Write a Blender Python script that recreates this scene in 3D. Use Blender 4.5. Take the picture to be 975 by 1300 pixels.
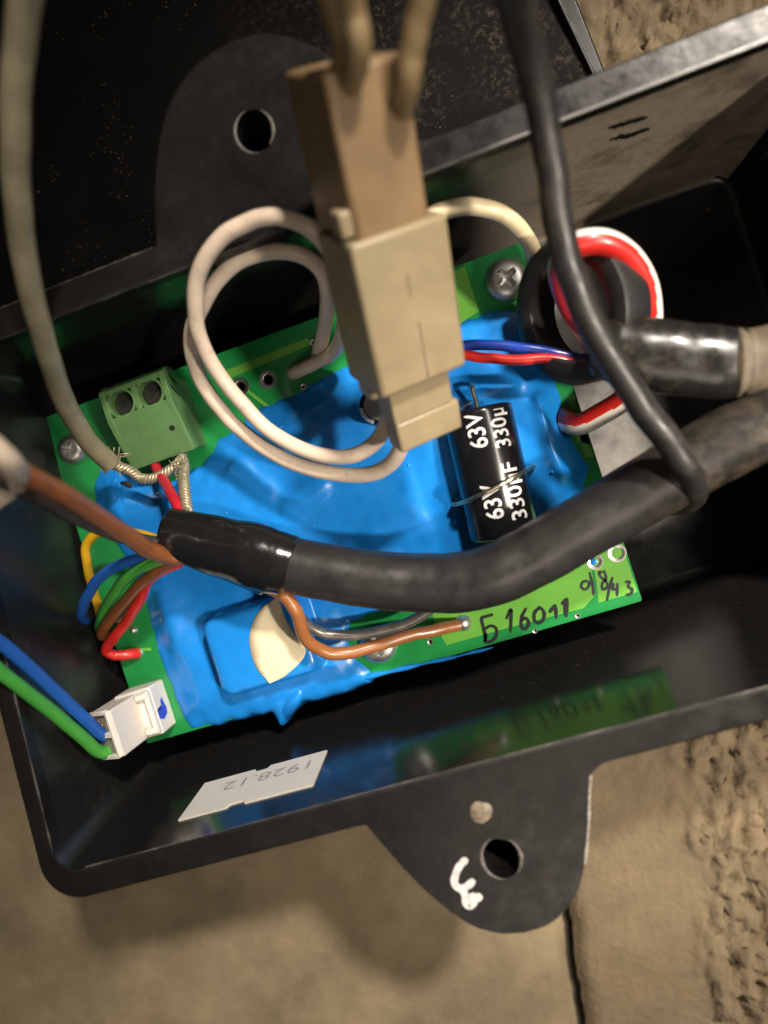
import bpy, bmesh, math, random
import numpy as np
from mathutils import Vector, Matrix, noise
random.seed(7)

# ------------------------------------------------------------------ camera, world, lamps
for o in list(bpy.data.objects): bpy.data.objects.remove(o)
scene = bpy.context.scene
COL = scene.collection
MM = 0.001
ORG = (65.0, 32.0, -30.0)                      # mm; the concrete lies at z = 0 in the world
def W(p): return Vector(((p[0]-ORG[0])*MM, (p[1]-ORG[1])*MM, (p[2]-ORG[2])*MM))

FPX = 976.0                                    # focal length in photo pixels (975 x 1300)
CAMC = np.array([81.752, 30.696, 143.103])     # camera position in mm
CM = np.array([[0.94097089, -0.30805771, -0.14026487],
               [-0.30351548, -0.95133791, 0.05324029],
               [-0.14984037, -0.007525, -0.98868157]])   # rows: right, down, forward
cam = bpy.data.cameras.new('camera'); camo = bpy.data.objects.new('camera', cam); COL.objects.link(camo)
cam.sensor_fit = 'VERTICAL'; cam.sensor_height = 24.0; cam.lens = FPX*24.0/1300.0
cam.clip_start = 0.005; cam.clip_end = 20
mw = Matrix.Identity(4)
for i in range(3):
    mw[i][0] = CM[0][i]; mw[i][1] = -CM[1][i]; mw[i][2] = -CM[2][i]
mw.translation = W(CAMC)
camo.matrix_world = mw
cam.dof.use_dof = True
cam.dof.focus_distance = 0.139
cam.dof.aperture_fstop = cam.lens/3.0
scene.camera = camo
scene.render.resolution_x = 768; scene.render.resolution_y = 1024

world = bpy.data.worlds.new('World'); scene.world = world; world.use_nodes = True
bg = world.node_tree.nodes['Background']; bg.inputs[0].default_value = (1.0, 0.86, 0.72, 1); bg.inputs[1].default_value = 0.013

def lamp(name, loc, target, size, power, col, shape='DISK'):
    l = bpy.data.lights.new(name, 'AREA'); l.shape = shape; l.size = size; l.energy = power; l.color = col
    o = bpy.data.objects.new(name, l); COL.objects.link(o)
    o.location = W(loc)
    o.rotation_euler = (W(target)-W(loc)).to_track_quat('-Z', 'Y').to_euler()
    return o
def spot(name, loc, target, radius, power, col, angle, blend):
    l = bpy.data.lights.new(name, 'SPOT'); l.shadow_soft_size = radius; l.energy = power; l.color = col
    l.spot_size = math.radians(angle); l.spot_blend = blend
    o = bpy.data.objects.new(name, l); COL.objects.link(o); o.location = W(loc)
    o.rotation_euler = (W(target)-W(loc)).to_track_quat('-Z', 'Y').to_euler()
    return o
spot('near_key_beam', (455, -190, 560), (120, 4, -10), 0.022, 25.0, (1.0, 0.88, 0.74), 19.0, .8)  # unseen key from near right, beam narrowed to imitate a phone's shadow upper left
spot('far_key_beam', (490, 450, 720), (104, 0, -10), 0.035, 48.0, (1.0, 0.90, 0.78), 18.5, .75)  # unseen far-right key, narrow cone replaces the phone shade at lower left
_b = lamp('added_streak_light', (500, 70, 640), (60, 30, 0), 0.6, 2.6, (1.0, 0.90, 0.78)).data
_b.shape = 'RECTANGLE'; _b.size = .60; _b.size_y = .07  # unseen strip light added for long highlights on capacitor and sleeve
lamp('added_sheen_fill', (60, -420, 700), (60, 30, 0), 0.30, 1.0, (1.0, 0.88, 0.74))  # unseen fill added to give the near rim and ear a sheen

vs = scene.view_settings
vs.view_transform = 'Standard'; vs.look = 'None'; vs.gamma = 1; vs.use_curve_mapping = False; vs.exposure = 0.0
scene.render.engine = 'CYCLES'

# ------------------------------------------------------------------ geometry helpers (all in mm)
def P(px, py, z=0.0):
    """photo pixel + height -> point in mm on the plane at that height"""
    d = CM.T @ np.array([(px-487.5)/FPX, (py-650.0)/FPX, 1.0])
    p = CAMC + d*(z-CAMC[2])/d[2]
    return Vector((float(p[0]), float(p[1]), float(z)))

def empty(name, base, label, cat, group=None):
    o = bpy.data.objects.new(name, None); COL.objects.link(o); o.location = W(base); o.empty_display_size = 0.005
    o['label'] = label; o['category'] = cat
    if group: o['group'] = group
    return o
def tag(o, label=None, cat=None, group=None, kind=None):
    if label: o['label'] = label
    if cat: o['category'] = cat
    if group: o['group'] = group
    if kind: o['kind'] = kind
    return o
ROOT = {}
def world_loc(o):
    v = Vector((0, 0, 0))
    while o is not None:
        v += o.location; o = o.parent
    return v
def mesh(name, verts, faces, mat, parent=None, smooth=40, mats=None, fmat=None):
    """verts in mm; one mesh object"""
    vv = [W(v) for v in verts]
    if parent is not None: off = world_loc(parent)
    else:
        lo = [min(v[i] for v in vv) for i in range(3)]; hi = [max(v[i] for v in vv) for i in range(3)]
        off = Vector(((lo[0]+hi[0])/2, (lo[1]+hi[1])/2, lo[2]))
    me = bpy.data.meshes.new(name)
    me.from_pydata([tuple(v-off) for v in vv], [], [tuple(f) for f in faces])
    for m in (mats or [mat]): me.materials.append(m)
    if fmat: me.polygons.foreach_set('material_index', fmat)
    if smooth is not None:
        me.polygons.foreach_set('use_smooth', [True]*len(me.polygons))
        me.set_sharp_from_angle(angle=math.radians(smooth))
    me.validate(); me.update()
    o = bpy.data.objects.new(name, me); COL.objects.link(o)
    if parent is not None: o.parent = parent
    else: o.location = off
    return o
def fixn(o):
    bm = bmesh.new(); bm.from_mesh(o.data); bmesh.ops.recalc_face_normals(bm, faces=bm.faces); bm.to_mesh(o.data); bm.free(); return o
def bevel(o, w, seg=2, ang=35):
    m = o.modifiers.new('bevel', 'BEVEL'); m.width = w*MM; m.segments = seg; m.limit_method = 'ANGLE'; m.angle_limit = math.radians(ang)
    return o
def spline(pts, n=10):
    pts = [Vector(p) for p in pts]
    if len(pts) < 3:
        return [pts[0].lerp(pts[-1], i/n) for i in range(n+1)]
    q = [2*pts[0]-pts[1]]+pts+[2*pts[-1]-pts[-2]]
    out = []
    for i in range(1, len(q)-2):
        p0, p1, p2, p3 = q[i-1], q[i], q[i+1], q[i+2]
        t1 = max((p1-p0).length, 1e-4)**.5; t2 = max((p2-p1).length, 1e-4)**.5; t3 = max((p3-p2).length, 1e-4)**.5
        m1 = ((p1-p0)/t1-(p2-p0)/(t1+t2)+(p2-p1)/t2)*t2
        m2 = ((p2-p1)/t2-(p3-p1)/(t2+t3)+(p3-p2)/t3)*t2
        for k in range(n):
            t = k/n; t_2 = t*t; t_3 = t_2*t
            out.append((2*t_3-3*t_2+1)*p1+(t_3-2*t_2+t)*m1+(-2*t_3+3*t_2)*p2+(t_3-t_2)*m2)
    out.append(q[-2].copy())
    return out
def frames(path, up=None):
    T = []
    for i in range(len(path)):
        a = path[max(i-1, 0)]; b = path[min(i+1, len(path)-1)]
        T.append((b-a).normalized())
    u = Vector(up) if up else (Vector((0, 0, 1)) if abs(T[0].z) < .9 else Vector((0, 1, 0)))
    N = []
    for t in T:
        u = (u-t*u.dot(t)).normalized(); N.append(u.copy())
    return T, N
def tube_data(path, r, seg=16, flat=1.0, up=None, wob=0.0, cap=True, seed=0, rnd=True):
    """r: number or function t->mm; flat: ratio of the height to the width"""
    T, N = frames(path, up)
    V = []; Fc = []; n = len(path)
    for i, (p, t, u) in enumerate(zip(path, T, N)):
        s = t.cross(u); rr = r(i/(n-1)) if callable(r) else r
        fl = flat(i/(n-1)) if callable(flat) else flat
        for k in range(seg):
            a = 2*math.pi*k/seg
            w = 1+wob*noise.noise(Vector((p.x*.25+seed, p.y*.25, p.z*.25+math.cos(a)*.8)))
            V.append(p+(u*math.sin(a)*fl+s*math.cos(a))*rr*w)
    for i in range(n-1):
        for k in range(seg):
            k2 = (k+1) % seg
            Fc.append((i*seg+k, i*seg+k2, (i+1)*seg+k2, (i+1)*seg+k))
    if cap:
        for e, d in ((0, -1), (n-1, 1)):
            base = e*seg; rr = (r(e/(n-1)) if callable(r) else r)
            ring = []
            for k in range(seg):
                ring.append(len(V)); V.append(path[e]+(V[base+k]-path[e])*.8+T[e]*d*rr*.16)
            for k in range(seg):
                k2 = (k+1) % seg
                q = (base+k, base+k2, ring[k2], ring[k])
                Fc.append(q if d < 0 else q[::-1])
            Fc.append(tuple(ring) if d > 0 else tuple(ring[::-1]))
            if d < 0:
                Fc[-1] = tuple(ring[::-1])
    return V, Fc
def tube(name, pts, r, mat, parent=None, seg=16, n=10, **k):
    sm = k.pop('smooth', 60)
    k.setdefault('wob', .035)
    path = spline(pts, n); sd_ = sum(p.x for p in path)
    path = [p+Vector((noise.noise(Vector((i*.16, sd_, 1))), noise.noise(Vector((i*.16, sd_, 5))), noise.noise(Vector((i*.16, sd_, 9)))))*.16*min(1, i/6, (len(path)-1-i)/6) for i, p in enumerate(path)]
    V, Fc = tube_data(path, r, seg, **k)
    return fixn(mesh(name, V, Fc, mat, parent, smooth=sm))
def merge(parts):
    V = []; Fc = []
    for v, f in parts:
        b = len(V); V += v; Fc += [tuple(i+b for i in q) for q in f]
    return V, Fc
def lathe(prof, c, axis=(0, 0, 1), seg=32, xdir=None):
    """prof: [(r, h)] along the axis"""
    a = Vector(axis).normalized(); x = Vector(xdir) if xdir else (Vector((1, 0, 0)) if abs(a.x) < .9 else Vector((0, 1, 0)))
    x = (x-a*x.dot(a)).normalized(); y = a.cross(x); c = Vector(c)
    V = []; Fc = []
    for r, h in prof:
        for k in range(seg):
            t = 2*math.pi*k/seg
            V.append(c+a*h+(x*math.cos(t)+y*math.sin(t))*r)
    for i in range(len(prof)-1):
        for k in range(seg):
            k2 = (k+1) % seg
            Fc.append((i*seg+k, i*seg+k2, (i+1)*seg+k2, (i+1)*seg+k))
    return V, Fc
def boxv(c, size, ax=None):
    c = Vector(c); X, Y, Zv = ax or (Vector((1, 0, 0)), Vector((0, 1, 0)), Vector((0, 0, 1)))
    V = [c+X*size[0]/2*sx+Y*size[1]/2*sy+Zv*size[2]/2*sz for sz in (-1, 1) for sy in (-1, 1) for sx in (-1, 1)]
    return V, [(0, 2, 3, 1), (4, 5, 7, 6), (0, 1, 5, 4), (2, 6, 7, 3), (0, 4, 6, 2), (1, 3, 7, 5)]
def box(name, c, size, mat, parent=None, ax=None, bev=.3, seg=2):
    o = fixn(mesh(name, *boxv(c, size, ax), mat, parent))
    if bev: bevel(o, bev, seg)
    return o
def prism(name, outline, holes, z0, z1, mat, parent=None, bev=0.0, nobev=None, seg=2):
    """outline/holes: lists of (x, y); filled top and bottom, walls between"""
    bm = bmesh.new(); loops = []
    for lp in [outline]+list(holes):
        vs_ = [bm.verts.new((p[0], p[1], 0)) for p in lp]
        loops.append(vs_)
    edges = []
    for vs_ in loops:
        for i in range(len(vs_)): edges.append(bm.edges.new((vs_[i], vs_[(i+1) % len(vs_)])))
    bmesh.ops.triangle_fill(bm, use_beauty=True, use_dissolve=False, edges=edges)
    bm.verts.index_update()
    V0 = [(v.co.x, v.co.y) for v in bm.verts]
    tris = [tuple(v.index for v in f.verts) for f in bm.faces]
    idl = [[v.index for v in vs_] for vs_ in loops]; bm.free()
    n = len(V0)
    V = [(x, y, z1) for x, y in V0]+[(x, y, z0) for x, y in V0]
    Fc = list(tris)+[tuple(i+n for i in reversed(t)) for t in tris]
    for l in idl:
        for i in range(len(l)):
            a, b = l[i], l[(i+1) % len(l)]
            Fc.append((a, b, b+n, a+n))
    o = fixn(mesh(name, V, Fc, mat, parent))
    if bev:
        me = o.data
        at = me.attributes.new('bevel_weight_edge', 'FLOAT', 'EDGE')
        off = world_loc(o)
        for e in me.edges:
            a, b = [(me.vertices[i].co+off)/MM for i in e.vertices]
            same = abs(a.z-b.z) < 1e-3
            d = set(e.vertices)
            w = 1.0 if same and a.z+ORG[2] > (z0+z1)/2 and abs(1) else 0.0
            if w:
                # only border edges of the top face
                w = 0.0
            at.data[e.index].value = w
        bm = bmesh.new(); bm.from_mesh(me); ly = bm.edges.layers.float.get('bevel_weight_edge')
        for e in bm.edges:
            if len(e.link_faces) == 2 and e.calc_face_angle(0) > 1.0:
                a, b = [(v.co+off)/MM for v in e.verts]
                a = a+Vector(ORG); b = b+Vector(ORG)
                if abs(a.z-b.z) < 1e-3 and a.z > (z0+z1)/2 and not (nobev and nobev(a) and nobev(b)):
                    e[ly] = 1.0
        bm.to_mesh(me); bm.free()
        m = o.modifiers.new('bevel', 'BEVEL'); m.width = bev*MM; m.segments = seg; m.limit_method = 'WEIGHT'; m.harden_normals = True
    return o
def circle(cx, cy, r, n=28, sq=1.0, rot=0):
    return [(cx+r*math.cos(2*math.pi*k/n+rot), cy+r*sq*math.sin(2*math.pi*k/n+rot)) for k in range(n)]
def roundpoly(c, rad, n=8):
    out = []
    for i in range(len(c)):
        p = Vector(c[i]); a = (Vector(c[i-1])-p); b = (Vector(c[(i+1) % len(c)])-p)
        r = rad[i] if isinstance(rad, (list, tuple)) else rad
        la, lb = a.normalized(), b.normalized()
        half = la.angle(lb)/2; d = r/math.tan(half)
        ctr = p+(la+lb).normalized()*r/math.sin(half)
        s = p+la*d-ctr; e = p+lb*d-ctr
        a0 = math.atan2(s.y, s.x); a1 = math.atan2(e.y, e.x)
        da = (a1-a0+math.pi) % (2*math.pi)-math.pi
        for k in range(n+1):
            t = a0+da*k/n; out.append((ctr.x+r*math.cos(t), ctr.y+r*math.sin(t)))
    return out
def ribbon(strokes, width, lift, seed=0):
    """flat pen strokes: strokes are lists of 3D points, lying on a horizontal sheet"""
    parts = []
    for s in strokes:
        path = spline([Vector(p) for p in s], 6)
        V = []; Fc = []
        for i, p in enumerate(path):
            a = path[max(i-1, 0)]; b = path[min(i+1, len(path)-1)]; t = (b-a); t.z = 0; t.normalize()
            nn = Vector((-t.y, t.x, 0)); e = min(i, len(path)-1-i)
            w = width*(.55 if e == 0 else .85 if e == 1 else 1.0)*(1+.3*noise.noise(Vector((p.x*1.3+seed, p.y*1.3, 3))))
            V += [p+nn*w/2+Vector((0, 0, lift)), p-nn*w/2+Vector((0, 0, lift))]
        for i in range(len(path)-1): Fc.append((2*i, 2*i+1, 2*i+3, 2*i+2))
        parts.append((V, Fc)); lift += .012
    return merge(parts)

# ------------------------------------------------------------------ materials
def mat(name, col, rough=.5, metal=0.0, spec=.5, var=0.0, vscale=300, bump=0.0, bscale=900, bdetail=4, coat=0.0,
        dust=0.0, dcol=(.32, .25, .17), dscale=700, dlo=.52, dhi=.75, rvar=0.0, trans=0.0, sss=0.0, alpha=1.0, dgrad=None, dgrad2=None, dcov=(.35, .65), specks=0.0):
    m = bpy.data.materials.new(name); m.use_nodes = True; nt = m.node_tree; N = nt.nodes; L = nt.links
    b = N['Principled BSDF']
    b.inputs['Roughness'].default_value = rough; b.inputs['Metallic'].default_value = metal
    b.inputs['Specular IOR Level'].default_value = spec
    b.inputs['Coat Weight'].default_value = coat; b.inputs['Coat Roughness'].default_value = .06
    b.inputs['Transmission Weight'].default_value = trans; b.inputs['Alpha'].default_value = alpha
    if sss:
        b.inputs['Subsurface Weight'].default_value = sss; b.inputs['Subsurface Radius'].default_value = (.002, .0014, .0008)
    tc = N.new('ShaderNodeTexCoord')
    def nz(scale, detail=4, rough_=.6, dist=0.0):
        n = N.new('ShaderNodeTexNoise'); n.inputs['Scale'].default_value = scale; n.inputs['Detail'].default_value = detail
        n.inputs['Roughness'].default_value = rough_; n.inputs['Distortion'].default_value = dist
        L.new(tc.outputs['Object'], n.inputs['Vector']); return n.outputs['Fac']
    def ramp(f, lo, hi, a=0.0, c=1.0):
        r = N.new('ShaderNodeMapRange'); r.inputs[1].default_value = lo; r.inputs[2].default_value = hi
        r.inputs[3].default_value = a; r.inputs[4].default_value = c; L.new(f, r.inputs[0]); return r.outputs[0]
    def mix(f, a, c):
        x = N.new('ShaderNodeMix'); x.data_type = 'RGBA'
        if isinstance(f, float): x.inputs[0].default_value = f
        else: L.new(f, x.inputs[0])
        for s, v in ((6, a), (7, c)):
            if isinstance(v, tuple): x.inputs[s].default_value = (*v[:3], 1)
            else: L.new(v, x.inputs[s])
        return x.outputs[2]
    def mul(a, c):
        x = N.new('ShaderNodeMath'); x.operation = 'MULTIPLY'; x.use_clamp = True
        for s, v in ((0, a), (1, c)):
            if isinstance(v, (int, float)): x.inputs[s].default_value = v
            else: L.new(v, x.inputs[s])
        return x.outputs[0]
    colr = tuple(col)
    if var:
        f = ramp(nz(vscale, 5), .3, .7)
        colr = mix(f, tuple(c*(1-var) for c in col), tuple(min(1, c*(1+var)) for c in col))
    roughsock = None
    if rvar:
        roughsock = ramp(nz(vscale*1.7+90, 5), .3, .7, max(.02, rough-rvar), rough+rvar)
    if dust:
        f = mul(ramp(nz(dscale, 8, .7), dlo, dhi), dust)
        f2 = ramp(nz(dscale*.12, 3), dcov[0], dcov[1]); f = mul(f, f2)
        if dgrad:
            sx = N.new('ShaderNodeSeparateXYZ'); L.new(tc.outputs['Object'], sx.inputs[0])
            g = ramp(sx.outputs[dgrad[0]], dgrad[1], dgrad[2]); f = mul(f, g)
            for dg_ in (dgrad2 or []): f = mul(f, ramp(sx.outputs[dg_[0]], dg_[1], dg_[2]))
        colr = mix(f, colr, dcol)
        rr = N.new('ShaderNodeMix'); rr.data_type = 'FLOAT'; L.new(f, rr.inputs[0])
        if roughsock: L.new(roughsock, rr.inputs[2])
        else: rr.inputs[2].default_value = rough
        rr.inputs[3].default_value = .85; roughsock = rr.outputs[0]
    if specks:
        v = N.new('ShaderNodeTexVoronoi'); v.inputs['Scale'].default_value = 1300; L.new(tc.outputs['Object'], v.inputs['Vector'])
        s1 = ramp(v.outputs['Distance'], .06, .2, 1, 0)
        s2 = ramp(nz(70, 2), .48, .62); s3 = ramp(nz(520, 2), .46, .6)
        f = mul(mul(mul(s1, s2), s3), specks)
        colr = mix(f, colr, (.26, .21, .15))
    if isinstance(colr, tuple): b.inputs['Base Color'].default_value = (*colr, 1)
    else: L.new(colr, b.inputs['Base Color'])
    if roughsock: L.new(roughsock, b.inputs['Roughness'])
    if bump:
        bn = N.new('ShaderNodeBump'); bn.inputs['Strength'].default_value = 1.0; bn.inputs['Distance'].default_value = bump*MM
        L.new(nz(bscale, bdetail, .55), bn.inputs['Height']); L.new(bn.outputs[0], b.inputs['Normal'])
        if coat: L.new(bn.outputs[0], b.inputs['Coat Normal'])
    return m

M = {}
M['shell'] = mat('glossy_black_plastic', (.012, .0115, .0115), rough=.15, rvar=.05, vscale=60, bump=.012, bscale=180, bdetail=2,
                 dust=.55, dcol=(.17, .13, .09), dscale=900, dlo=.58, dhi=.8)
M['leftwall'] = mat('scuffed_black_plastic', (.012, .0115, .0115), rough=.34, rvar=.08, vscale=60, bump=.03, bscale=260, bdetail=4,
                    dust=.3, dcol=(.10, .085, .065), dscale=400, dlo=.5, dhi=.8)
M['farwall'] = mat('dust_coated_black_plastic', (.014, .013, .012), rough=.16, rvar=.05, vscale=60, bump=.02, bscale=400, bdetail=3,
                   dust=.85, dcol=(.40, .335, .25), dscale=900, dlo=-.3, dhi=.8, dcov=(.1, .5), dgrad=(0, .026, .042))
M['floor'] = mat('dusty_floor_lit_patch', (.014, .0135, .013), rough=.3, rvar=.08, vscale=90, bump=.03, bscale=300,
                 dust=.8, dcol=(.25, .235, .215), dscale=240, dlo=.15, dhi=.6, dgrad=(0, .03, .036), dgrad2=[(0, .056, .046), (1, -.024, -.018)])  # dust limited to the lit patch; shaded floor is left black by colour
M['flange'] = mat('dull_black_plastic', (.0105, .0095, .0092), rough=.31, spec=.22, rvar=.12, vscale=120, var=.25, bump=.03, bscale=700, bdetail=6,
                  dust=.07, dcol=(.18, .15, .12), dscale=260, dlo=.5, dhi=.8)
M['worn'] = mat('worn_plastic_edge', (.10, .09, .08), rough=.5, var=.4, vscale=1500)
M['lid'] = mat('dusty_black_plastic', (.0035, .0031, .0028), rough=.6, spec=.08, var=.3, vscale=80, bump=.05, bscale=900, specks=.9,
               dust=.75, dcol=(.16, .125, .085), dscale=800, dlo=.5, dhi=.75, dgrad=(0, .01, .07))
M['gloss_black'] = mat('gloss_black_strip', (.008, .008, .008), rough=.2)
M['board'] = mat('solder_mask_green', (.012, .225, .052), rough=.28, spec=.5, var=.12, vscale=200, bump=.008, bscale=1500, coat=.3)
M['trace'] = mat('light_green_copper_pour', (.135, .40, .050), rough=.3, var=.1, vscale=150, coat=.3)
M['edge'] = mat('board_laminate', (.16, .20, .09), rough=.7)
M['blue'] = mat('blue_sealant', (.010, .215, .66), rough=.30, rvar=.08, vscale=150, var=.10, bump=.04, bscale=330, bdetail=3, coat=.2, sss=.05)
M['tin'] = mat('tinned_pad', (.62, .60, .55), rough=.32, metal=1, bump=.02, bscale=1800)
M['solder'] = mat('solder', (.70, .68, .65), rough=.42, metal=1)
M['steel'] = mat('screw_steel', (.68, .67, .65), rough=.42, metal=1, var=.15, vscale=800, bump=.012, bscale=2500)
M['dark'] = mat('dark_cavity', (.006, .006, .006), rough=.6)
M['ink'] = mat('black_marker_ink', (.008, .008, .010), rough=.4)
M['whiteink'] = mat('white_paint_marker', (.52, .51, .50), rough=.6, var=.3, vscale=900)
M['rubber'] = mat('cable_rubber', (.020, .019, .0185), rough=.40, rvar=.12, vscale=200, var=.3, bump=.035, bscale=500, bdetail=6,
                  dust=.30, dcol=(.22, .16, .10), dscale=420, dlo=.5, dhi=.72)
M['mudrubber'] = mat('muddy_cable_rubber', (.020, .019, .0185), rough=.38, rvar=.1, vscale=200, var=.3, bump=.035, bscale=500, bdetail=6,
                     dust=.85, dcol=(.20, .145, .082), dscale=260, dlo=.40, dhi=.60, dgrad=(0, .024, .052))
M['shrink'] = mat('heat_shrink', (.009, .009, .0095), rough=.17, rvar=.06, vscale=220, bump=.09, bscale=230, bdetail=3, spec=.6)
M['shrinkdusty'] = mat('scuffed_heat_shrink', (.012, .0115, .011), rough=.25, rvar=.08, vscale=240, bump=.03, bscale=260, bdetail=4,
                       dust=.5, dcol=(.20, .15, .09), dscale=420, dlo=.5, dhi=.7)
M['tan'] = mat('muddy_jacket', (.125, .10, .066), rough=.6, var=.35, vscale=400, bump=.06, bscale=700)
M['cream'] = mat('aged_nylon', (.29, .232, .138), rough=.42, var=.16, vscale=130, bump=.03, bscale=400, sss=.4,
                 dust=.5, dcol=(.20, .13, .06), dscale=170, dlo=.55, dhi=.75)
M['amber'] = mat('shade_dimmed_nylon', (.235, .155, .080), rough=.42, var=.16, vscale=130, bump=.03, bscale=400, sss=.4,
                 dust=.4, dcol=(.17, .10, .05), dscale=170, dlo=.55, dhi=.75)  # browner than the housing, with weaker light on the plug put into the colour
M['creamwire'] = mat('aged_white_insulation', (.66, .54, .43), rough=.34, var=.12, vscale=200, sss=.1,
                     dust=.55, dcol=(.17, .12, .07), dscale=500, dlo=.56, dhi=.7)
M['creamwire2'] = mat('yellowed_insulation', (.62, .52, .33), rough=.36, var=.12, vscale=200, sss=.1,
                      dust=.6, dcol=(.17, .12, .06), dscale=480, dlo=.52, dhi=.7)
M['amberwire'] = mat('shade_dimmed_insulation', (.27, .195, .10), rough=.38, var=.14, vscale=200, dust=.4, dcol=(.12, .08, .04), dscale=480, dlo=.52, dhi=.7)  # darker copy of the cream insulation; shade on the top wires is in the colour
M['clear'] = mat('clear_jacket_over_braid', (.235, .21, .135), rough=.3, var=.22, vscale=260, bump=.05, bscale=500, coat=.4)
M['strand'] = mat('tarnished_copper_braid', (.42, .37, .26), rough=.45, metal=.6, var=.35, vscale=1500, bump=.05, bscale=2500)
M['white'] = mat('white_nylon', (.74, .70, .64), rough=.38, var=.05, vscale=300, sss=.1, bump=.01)
M['terminal'] = mat('green_terminal_plastic', (.088, .185, .066), rough=.4, var=.12, vscale=260, sss=.2, bump=.02, bscale=700)
for n_, c_ in dict(red=(.55, .020, .016), blue_w=(.016, .10, .42), green_w=(.06, .33, .05), brown=(.22, .075, .026), yellow=(.62, .36, .012),
                   navy=(.010, .045, .33), crimson=(.46, .012, .030)).items():
    M[n_] = mat(n_+'_insulation', c_, rough=.32, var=.1, vscale=260, coat=.15, bump=.015, bscale=600)
M['grey_w'] = mat('grey_insulation', (.13, .12, .11), rough=.3, metal=.4, var=.35, vscale=500, bump=.05, bscale=900)
M['darkgrey_w'] = mat('dark_grey_insulation', (.035, .033, .031), rough=.4)
M['orangebrown'] = mat('orange_brown_insulation', (.27, .10, .032), rough=.34, var=.1, vscale=260, coat=.15)
M['ferrite'] = mat('ferrite_black', (.016, .0155, .0155), rough=.42, var=.2, vscale=500, bump=.02, bscale=900)
M['capsleeve'] = mat('capacitor_sleeve', (.007, .007, .008), rough=.2, spec=.55, bump=.006, bscale=250, bdetail=2, coat=.2)
M['print'] = mat('white_print', (.58, .58, .58), rough=.5, var=.25, vscale=900)
M['wire'] = mat('bare_tinned_wire', (.55, .50, .40), rough=.3, metal=1, var=.2, vscale=900)
M['paper'] = mat('cream_paper', (.72, .62, .42), rough=.65, var=.06, vscale=260, bump=.02, bscale=600)
M['sticker'] = mat('white_sticker', (.68, .64, .57), rough=.55, var=.04, vscale=200)
M['greyprint'] = mat('faded_grey_print', (.33, .32, .31), rough=.6)
M['conc'] = mat('grey_concrete', (.215, .168, .100), rough=.9, var=.28, vscale=55, bump=.28, bscale=800, bdetail=8,
                dust=.6, dcol=(.10, .07, .04), dscale=150, dlo=.5, dhi=.72)
M['conc2'] = mat('ochre_concrete', (.170, .127, .074), rough=.9, var=.22, vscale=80, bump=.5, bscale=650, bdetail=8,
                 dust=.45, dcol=(.13, .09, .05), dscale=230, dlo=.5, dhi=.72)
M['soil'] = mat('joint_dirt', (.06, .045, .028), rough=.95, var=.3, vscale=300, bump=.4, bscale=500)

# ------------------------------------------------------------------ ground: concrete with a joint
tag(mesh('ground', [(-300, -300, -36), (430, -300, -36), (430, 400, -36), (-300, 400, -36)], [(0, 1, 2, 3)], M['soil']), kind='structure')
ground = bpy.data.objects['ground']
def seam(y): return 66.6+(y+71)*.17+.9*noise.noise(Vector((y*.09, 4, 0)))+.4*noise.noise(Vector((y*.4, 9, 0)))
def slab(name, left, m):
    ys = [-150+i*1.15 for i in range(270)]
    us = [i/150 for i in range(151)] if left else [i/175 for i in range(176)]
    V = []; Fc = []
    for y in ys:
        s = seam(y)
        for u in us:
            x = s-1.0-((u**1.15)*185) if left else s+1.0+(u**1.08)*160
            d = abs(x-s)-1.0
            h = -30.2+.35*noise.fractal(Vector((x*.05, y*.05, 1)), 1, 2, 4)
            h -= 2.8*math.exp(-(max(d, 0)/1.7)**1.4)
            if not left:
                band = 27+5*noise.noise(Vector((y*.05, 2, 7)))
                k = min(1, max(0, (x-s-band+7*noise.noise(Vector((x*.16, y*.16, 3))))/6)); k = k*k*(3-2*k)
                r = noise.fractal(Vector((x*.26, y*.20, 5)), .6, 2.1, 6)
                pit = max(0, noise.noise(Vector((x*.62, y*.46, 8))))**1.2+.5*max(0, noise.noise(Vector((x*.9, y*.7, 3))))
                h += k*(2.2*r-5.5*pit+1.6+.5*noise.noise(Vector((x*1.1, y*.9, 5))))
                h += .12*noise.noise(Vector((x*.6, y*.6, 2)))
            else:
                pit = max(0, noise.noise(Vector((x*.3, y*.3, 12)))-.35)
                h -= 1.6*pit
            V.append((x, y, h))
        if d is None: pass
    n = len(us)
    for i in range(len(ys)-1):
        for j in range(n-1):
            q = (i*n+j, i*n+j+1, (i+1)*n+j+1, (i+1)*n+j)
            Fc.append(q[::-1] if left else q)
    return mesh(name, V, Fc, m, ground, smooth=180)
slab('concrete_slab', True, M['conc'])
slab('concrete_slab', False, M['conc2'])

# ------------------------------------------------------------------ black lid lying behind the box
lid = empty('lid', (40, 120, -30), 'dusty black plastic panel lying behind the box beside the concrete', 'lid')
a0, a1 = P(697, 0, -6), P(748, 97, -6); b0, b1 = P(733, 0, -11), P(768, 88, -11)
def ext(p, q, y): t = (y-p.y)/(q.y-p.y); return (p.x+(q.x-p.x)*t, y)
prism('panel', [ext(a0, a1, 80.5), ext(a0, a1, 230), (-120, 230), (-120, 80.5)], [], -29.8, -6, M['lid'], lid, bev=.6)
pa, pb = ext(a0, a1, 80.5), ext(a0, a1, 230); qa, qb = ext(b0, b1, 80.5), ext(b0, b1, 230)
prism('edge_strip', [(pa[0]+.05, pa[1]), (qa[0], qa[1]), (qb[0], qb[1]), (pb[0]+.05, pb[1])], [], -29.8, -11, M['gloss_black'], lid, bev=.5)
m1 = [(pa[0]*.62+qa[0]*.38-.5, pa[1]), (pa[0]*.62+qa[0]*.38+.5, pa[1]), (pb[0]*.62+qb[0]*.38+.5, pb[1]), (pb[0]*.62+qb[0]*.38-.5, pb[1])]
prism('bead', m1, [], -11.2, -8.5, M['gloss_black'], lid, bev=.4)

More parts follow.
